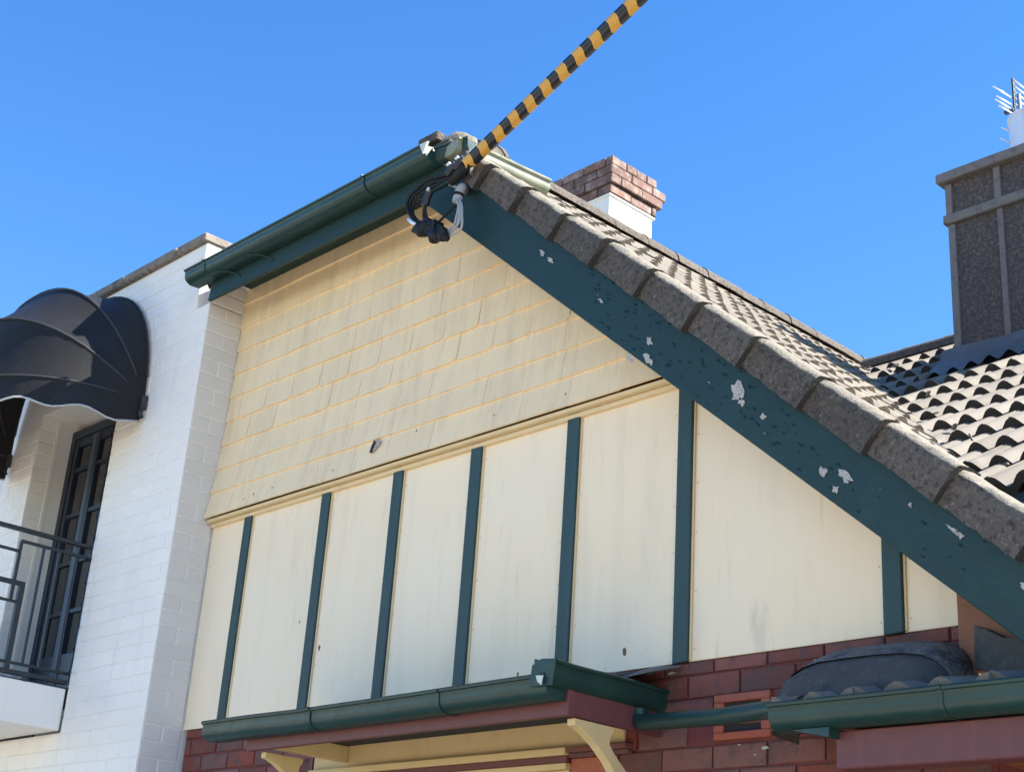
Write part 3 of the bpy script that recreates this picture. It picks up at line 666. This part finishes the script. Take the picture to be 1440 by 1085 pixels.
cw = lambda z0, z1: [(z0+.0862*k, z0+.0862*(k+1), k) for k in range(int(round((z1-z0)/.0862)))]
bf = MB().box(-7.89, -7.5, FY+.0045, FY+.02, 1.9, 2.0).build('brick_face', M['whitej'], wh)
kw = dict(joint=.004, d=.03, proud=.0010, chamfer=.0035)
lay_bricks(bf, FY, 'Y', JX1, -7.003, cw(1.93, 5.20), 'white', **kw)
lay_bricks(bf, FY, 'Y', -9.0, -7.14, cw(5.205, 5.64), 'white', **kw)
lay_bricks(bf, FY, 'Y', -9.35, JX0, cw(2.79, 5.20), 'white', skip=lambda a, c, z0, z1: z0 > 4.8, **kw)
lay_bricks(bf, FY, 'Y', -8.95, JX1-.002, cw(1.93, 2.80), 'white', **kw)
br = MB().box(-7.02, -7.0045, 3.99, 4.19, 1.9, 2.0).build('return_wall', M['whitej'], wh)
kw2 = dict(kw, joint=.007, chamfer=.005)
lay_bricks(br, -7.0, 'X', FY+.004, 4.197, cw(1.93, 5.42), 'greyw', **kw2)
lay_bricks(br, -7.137, 'X', FY+.004, 4.28, cw(5.422, 5.64), 'white', **kw)
# left reveal of the balcony opening
rv = MB().box(-9.0, JX0-.001, 4.08, 4.32, 2.9, 4.95).build('door_reveal', M['render'], wh)
lay_bricks(rv, JX0+.002, 'X', FY+.004, 4.075, cw(2.965, 4.95), 'white', d=.02, joint=.007, proud=.001, chamfer=.004)
MB().box(JX0-.02, JX0+.008, 4.078, 4.098, 3.05, 4.95).build('reveal_bead', M['white'], rv)
# coping
b = MB(); x = -12.4
while x < -7.2:
    L = min(.62, -7.115-x); b.box(x, x+L-.008, FY-.035+random.uniform(-.004, .004), 4.31, 5.642, 5.70+random.uniform(-.004, .006)); x += .62
b.build('coping', M['coping'], wh, bevel=.008)
# double doors
DY = 4.195
door = MB().box(JX0, JX0+.055, DY, DY+.06, 3.05, 4.90).build('balcony_door', M['door'], wh)
MB().box(-8.05, -7.9, DY, DY+.06, 3.05, 4.90).build('door_frame', M['door'], door)
MB().box(JX0+.056, -8.051, DY+.001, DY+.06, 4.84, 4.90).build('door_frame', M['door'], door)
for x0, x1 in ((-8.882, -8.60), (-8.597, -8.32), (-8.317, -8.055)):
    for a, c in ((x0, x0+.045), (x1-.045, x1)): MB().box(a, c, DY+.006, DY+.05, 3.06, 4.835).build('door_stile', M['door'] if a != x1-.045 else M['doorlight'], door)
    for z0, z1 in ((3.06, 3.36), (3.62, 3.645), (3.95, 3.975), (4.28, 4.305), (4.60, 4.625), (4.78, 4.835)):
        MB().box(x0+.0455, x1-.0455, DY+.010, DY+.045, z0, z1).build('door_rail', M['door'], door)
    MB().box(x0+.045, x1-.045, DY+.025, DY+.032, 3.36, 4.78).build('pane', M['glass'], door)
MB().box(JX0+.05, -7.9, DY+.3, DY+.32, 3.0, 4.95).build('room_back', M['sark'], door)
# balcony
bal = MB().box(-9.05, -7.91, 3.19, FY-.002, 2.812, 3.045).build('balcony', M['white'], wh, bevel=.004)
MB().box(-9.04, -7.93, 3.2, 4.3, 3.0455, 3.055).build('balcony_floor', M['iron'], bal)
RXp = -7.925
MB().box(RXp-.022, RXp+.022, 3.19, FY-.004, 3.868, 3.888).build('hand_rail', M['iron'], bal, bevel=.003)
MB().box(-9.04, RXp-.023, 3.20, 3.235, 3.868, 3.888).build('hand_rail', M['iron'], bal, bevel=.003)
MB().box(RXp-.008, RXp+.008, 3.53, FY-.004, 3.805, 3.821).build('railing_bar', M['iron'], bal)
MB().box(RXp-.008, RXp+.008, 3.20, 3.53, 3.745, 3.76).build('railing_bar', M['iron'], bal)
MB().box(RXp-.008, RXp+.008, 3.20, FY-.004, 3.125, 3.139).build('railing_bar', M['iron'], bal)
MB().box(RXp-.016, RXp+.016, 3.20, FY-.004, 3.070, 3.094).build('bottom_rail', M['iron'], bal)
MB().box(RXp-.012, RXp+.012, 3.30, 3.60, 3.56, 3.585).build('railing_bar', M['iron'], bal)
MB().box(RXp-.008, RXp+.008, 3.30, 3.575, 3.46, 3.474).build('railing_bar', M['iron'], bal)
for y, w_, z0, z1 in [(3.535, .016, 3.47, 3.805), (3.585, .030, 3.095, 3.5595), (3.675, .014, 3.14, 3.804), (3.775, .014, 3.14, 3.804), (3.88, .012, 3.14, 3.804), (3.43, .014, 3.14, 3.5), (3.33, .014, 3.14, 3.745)]:
    MB().box(RXp-w_/2, RXp+w_/2, y-w_/2, y+w_/2, z0, z1).build('baluster', M['iron'], bal)
for k in range(11):
    x = -9.0+k*.1; MB().box(x-.007, x+.007, 3.21, 3.224, 3.08, 3.868).build('baluster', M['iron'], bal)
MB().box(RXp-.014, RXp+.014, 3.69, 3.718, 2.99, 3.0695).build('railing_foot', M['iron'], bal)

# ------------------------------------------------------------------ awning
aw = thing('window_awning', (-8.415, FY, 4.62), 'black fabric dutch hood awning over the iron balcony', 'awning')
PX, PZ_, A_ = -8.415, 4.72, .86
def hoop(ang, n=28, r=.86, ex=2.4, sx=1.0):
    out = []; a = R_(ang)
    for i in range(n+1):
        t = -1+2*i/n; t = math.copysign(abs(math.sin(t*math.pi/2)), t)
        rr = r*(max(0, 1-abs(t)**ex))**(1/ex)
        out.append(Vector((PX+t*A_*sx, FY-.012-rr*math.cos(a), PZ_+rr*math.sin(a))))
    return out
angs = [0, 31, 61, 88]; rad = [.85, .86, .88, .86]
hoops = [hoop(a, r=r) for a, r in zip(angs, rad)]
for i in range(3):
    rows = []
    for s_ in range(6):
        f = s_/5; sag = .025*4*f*(1-f)
        a = angs[i]+(angs[i+1]-angs[i])*f; r = (rad[i]+(rad[i+1]-rad[i])*f)
        h0, h1 = hoops[i], hoops[i+1]
        rows.append([p.lerp(q, f) + (p.lerp(q, f)-Vector((p.lerp(q, f).x, FY, PZ_)))*(-.03*4*f*(1-f)+.5*(1-math.cos(R_((angs[i+1]-angs[i])/2)))*4*f*(1-f)*.55) for p, q in zip(h0, h1)])
    MB().sheet(rows).build('canopy_panel', M['canvas'], aw, smooth=True, bevel='sheet')
for i in range(4):
    MB().tube([p+(p-Vector((p.x, FY, PZ_)))*.008 for p in hoops[i][1:-1]], .0065, 6).build('hoop', M['piping'], aw, smooth=True)
val = [[], [], []]; n = 56; hf = hoop(0, n=n, r=.85); acc = 0; bot = []
for i, p in enumerate(hf):
    if i: acc += (p-hf[i-1]).length
    dz = .155+.020*math.sin(acc/.36*2*math.pi)
    for r_, f in zip(val, (0, .5, 1)): r_.append(p+Vector((0, -.012*f, -dz*f)))
    bot.append(p+Vector((0, -.013, -dz)))
MB().sheet(val).build('valance', M['canvas'], aw, smooth=True, bevel='sheet')
MB().tube(bot, .006, 6).build('valance_trim', M['trim'], aw, smooth=True)
for sx in (-1, 1):
    x = PX+sx*(A_+.012)
    MB().box(x-.014, x+.014, FY-.04, FY-.002, 4.655, 4.745).build('awning_bracket', M['piping'], aw, bevel=.004)
    MB().tube([(x, FY-.028, 4.66), (x, FY-.035, 4.63), (x, FY-.02, 4.60)], .016, 8).build('cleat', M['iron'], aw, smooth=True)
MB().box(-8.00, -7.965, FY-.48, FY-.44, 5.24, 5.25).build('vent_tab', M['trim'], aw) if False else None

# fairy lights down the edge of the balcony opening
fa = MB(); pts = []
for k in range(26):
    z = 4.72-k*.066; pts.append((JX1-.004+.006*math.sin(k*2.3), FY-.004, z))
fa.tube(pts, .0035, 5)
lt = fa.build('fairy_light_string', M['black']); tag(lt, 'thin dark string of small lights down the edge of the balcony opening', 'string lights')
for k in range(0, 26, 2):
    MB().tube([Vector(pts[k])+Vector((.004, -.004, .008)), Vector(pts[k])+Vector((.012, -.010, -.012))], .007, 6, r1=.004).build('bulb', M['black'], lt)

# ------------------------------------------------------------------ overhead service cable
sv = thing('service_cable', (-4.63, 3.84, 5.15), 'yellow and black striped sleeve on the overhead power cable fixed at the gable top', 'cable')
P0 = Vector((-4.632, 3.835, 5.155)); P1 = Vector((-3.490, 3.757, 5.498))
dirc = (P1-P0); LT = dirc.length; dirc.normalize()
u = dirc.cross(Vector((0, 0, 1))).normalized(); vv = dirc.cross(u).normalized()
NS = 34; per = LT/21.6
b = MB(); n = 20; r = .0315
rings = []
for k in range(NS*3+1):
    ring = []
    for a in range(n):
        th = a/n*2*math.pi
        off = .010*math.sin(2*th+.6) if True else 0
        rr = r*(1+.05*math.cos(2*th+1))
        ring.append(P0+dirc*(k*per/3+off)+(u*math.cos(th)+vv*math.sin(th))*rr)
    rings.append(ring)
V = [p for g_ in rings for p in g_]
for k in range(NS*3):
    b.add([], [])
b.v = V
for k in range(NS*3):
    for a in range(n):
        b.f.append([k*n+a, k*n+(a+1) % n, (k+1)*n+(a+1) % n, (k+1)*n+a]); b.mi.append(0 if (k//3) % 2 == 0 else 1)
b.build('striped_sleeve', [M['yellow'], M['blackp']], sv, smooth=True)
MB().tube([P0+dirc*(-.03)-vv*.03, P0+dirc*(NS*per*.5)-vv*.034, P0+dirc*(NS*per)-vv*.03], .006, 6).build('closing_seam', M['black'], sv, smooth=True)
MB().tube([P0-dirc*.09, P0+dirc*.3, P0+dirc*(NS*per+3)], .012, 8).build('cable', M['black'], sv, smooth=True)
for p in ((-4.735, 3.83, 5.172), (-4.677, 3.83, 5.182)):
    p = Vector(p)
    MB().tube([p+Vector((-.028, 0, -.022)), p+Vector((.03, 0, .012))], .021, 10).build('cable_lug', M['blackp'], sv, smooth=True, angle=40)
    MB().tube([p+Vector((-.012, -.018, .012)), p+Vector((.006, -.018, .020))], .008, 8).build('lug_screw', M['alu'], sv, smooth=True)
MB().tube([P0+Vector((-.14, .03, -.02)), P0+Vector((-.05, .01, -.018)), P0+Vector((.03, 0, .0))], .026, 10).build('dead_end_grip', M['black'], sv, smooth=True)
MB().tube([(-4.64, 3.93, 5.13), (-4.63, 3.86, 5.12), (-4.60, 3.84, 5.13)], .007, 6).build('hook', M['steel'], sv, smooth=True)

def smooth_path(pts, k=5):
    P = [Vector(p) for p in pts]; out = []
    for i in range(len(P)-1):
        a = P[max(i-1, 0)]; b_ = P[i]; c = P[i+1]; d = P[min(i+2, len(P)-1)]
        for s_ in range(k):
            t = s_/k
            out.append(.5*((2*b_)+(c-a)*t+(2*a-5*b_+4*c-d)*t*t+(3*b_-a-3*c+d)*t**3))
    out.append(P[-1]); return out
wb = thing('wire_bundle', (-4.85, 3.84, 4.82), 'black wires looped to a black connector block below the gable peak', 'wires')
W = [[(-4.66, 3.85, 5.135), (-4.791, 3.83, 5.154), (-4.889, 3.82, 5.163), (-4.968, 3.82, 5.147), (-5.027, 3.82, 5.119), (-5.031, 3.82, 5.059), (-4.988, 3.83, 4.99), (-4.927, 3.84, 4.933)],
     [(-4.66, 3.86, 5.12), (-4.773, 3.84, 5.138), (-4.868, 3.84, 5.128), (-4.964, 3.835, 5.115), (-5.01, 3.84, 5.089), (-5.004, 3.84, 5.02), (-4.914, 3.84, 4.928)],
     [(-4.67, 3.85, 5.128), (-4.78, 3.845, 5.147), (-4.88, 3.835, 5.148), (-4.965, 3.83, 5.133), (-5.02, 3.83, 5.105), (-5.02, 3.83, 5.04), (-4.96, 3.84, 4.97), (-4.92, 3.84, 4.93)],
     [(-4.920, 3.84, 5.053), (-4.924, 3.84, 4.992), (-4.905, 3.845, 4.935)], [(-4.910, 3.835, 5.047), (-4.910, 3.84, 5.0), (-4.875, 3.845, 4.925)],
     [(-4.709, 3.87, 4.998), (-4.758, 3.85, 4.95), (-4.83, 3.84, 4.905)]]
for p in W: MB().tube(smooth_path(p), .0085 if len(p) > 3 else .0065, 7).build('wire', M['black'], wb, smooth=True)
MB().tube([(-4.888, 3.835, 5.112), (-4.905, 3.835, 5.08), (-4.918, 3.835, 5.04)], .020, 10).build('plug', M['blackp'], wb, smooth=True, angle=40)
MB().tube([(-4.88, 3.82, 5.115), (-4.882, 3.815, 5.10)], .008, 6).build('plug_tip', M['alu'], wb)
MB().tube([(-5.005, 3.815, 4.99), (-4.985, 3.82, 4.968), (-4.955, 3.825, 4.945)], .0095, 7).build('wire_tag', M['alu'], wb, smooth=True)
P_a = Vector((-4.950, 3.835, 4.925)); P_b = Vector((-4.730, 3.835, 4.822))
bm = bmesh.new()
for k in range(17):
    f = k/16; p = P_a.lerp(P_b, f); rr = (.020+.014*math.sin(math.pi*(.15+.75*f)))*random.uniform(.75, 1.15)
    q = p+Vector((random.uniform(-.006, .006), random.uniform(-.012, .012), random.uniform(-.016, .020)))
    mx = Matrix.Translation(q) @ Matrix.Rotation(random.uniform(0, 3), 4, 'Y') @ Matrix.Diagonal((rr*1.25, rr, rr*.85, 1))
    if k % 3 == 0: bmesh.ops.create_cube(bm, size=1.7, matrix=mx)
    else: bmesh.ops.create_icosphere(bm, subdivisions=2, radius=1, matrix=mx)
bmesh.ops.translate(bm, verts=bm.verts, vec=-P_a)
me = bpy.data.meshes.new('connector_block'); bm.to_mesh(me); bm.free(); me.materials.append(M['black'])
for p in me.polygons: p.use_smooth = True
me.set_sharp_from_angle(angle=R_(45)); place('connector_block', me, wb, P_a)
gc = thing('grey_conduit', (-4.70, 3.9, 4.82), 'grey conduit on the barge board with pale wires curving to the connector block', 'conduit')
MB().tube(smooth_path([(-4.745, 3.925, 5.10), (-4.712, 3.885, 5.085), (-4.712, 3.87, 5.05), (-4.717, 3.865, 5.0)]), .023, 12).build('elbow', M['grey'], gc, smooth=True, angle=50)
MB().tube([(-4.714, 3.868, 5.045), (-4.7155, 3.867, 5.030)], .0255, 12).build('clip', M['black'], gc, smooth=True, angle=50)
for p in ([(-4.715, 3.86, 5.01), (-4.677, 3.845, 4.957), (-4.678, 3.84, 4.899), (-4.692, 3.84, 4.857), (-4.745, 3.84, 4.840)], [(-4.705, 3.86, 5.01), (-4.665, 3.845, 4.956), (-4.650, 3.84, 4.895), (-4.664, 3.84, 4.853), (-4.735, 3.84, 4.828)],
          [(-4.70, 3.86, 5.01), (-4.656, 3.845, 4.956), (-4.634, 3.835, 4.889), (-4.630, 3.835, 4.824), (-4.671, 3.835, 4.806), (-4.735, 3.84, 4.820)], [(-4.71, 3.85, 5.01), (-4.67, 3.84, 4.95), (-4.662, 3.84, 4.88), (-4.68, 3.84, 4.84), (-4.74, 3.84, 4.825)]):
    MB().tube(smooth_path(p), .0065, 6).build('pale_wire', M['grey'], gc, smooth=True)
MB().tube([(-4.862, 3.93, 5.177), (-4.818, 3.91, 5.149), (-4.75, 3.90, 5.10)], .008, 6).build('pale_wire', M['grey'], gc, smooth=True)

# ------------------------------------------------------------------ television antenna on the roughcast chimney
an = thing('television_antenna', (-4.30, 8.55, 7.205), 'pale metal television antenna with parallel rods beside the chimney flue', 'antenna')
ax, ay = -4.305, 8.56
MB().tube([(ax+.02, ay+.03, 7.205), (ax+.02, ay+.03, 7.80)], .014, 8).build('mast', M['steel'], an, smooth=True)
MB().box(ax-.006, ax+.006, ay-.012, ay+.012, 7.60, 7.925).build('spine', M['iron'], an)
for k in range(7):
    z = 7.91-k*.05
    MB().tube([(ax+.008, ay, z), (ax+.02, ay+.42, z-.0)], .006, 6).build('rod', M['alu'], an, smooth=True)
for k, (z, l) in enumerate([(7.76, .20), (7.70, .16), (7.66, .18), (7.63, .14), (7.46, .12), (7.36, .14), (7.27, .1)]):
    MB().tube([(ax-.01, ay, z), (ax-.05, ay-l, z+.02)], .006, 6).build('rod', M['alu'], an, smooth=True)
MB().box(ax-.07, ax+.0, ay-.03, ay+.0, 7.645, 7.665).build('dipole_box', M['iron'], an)
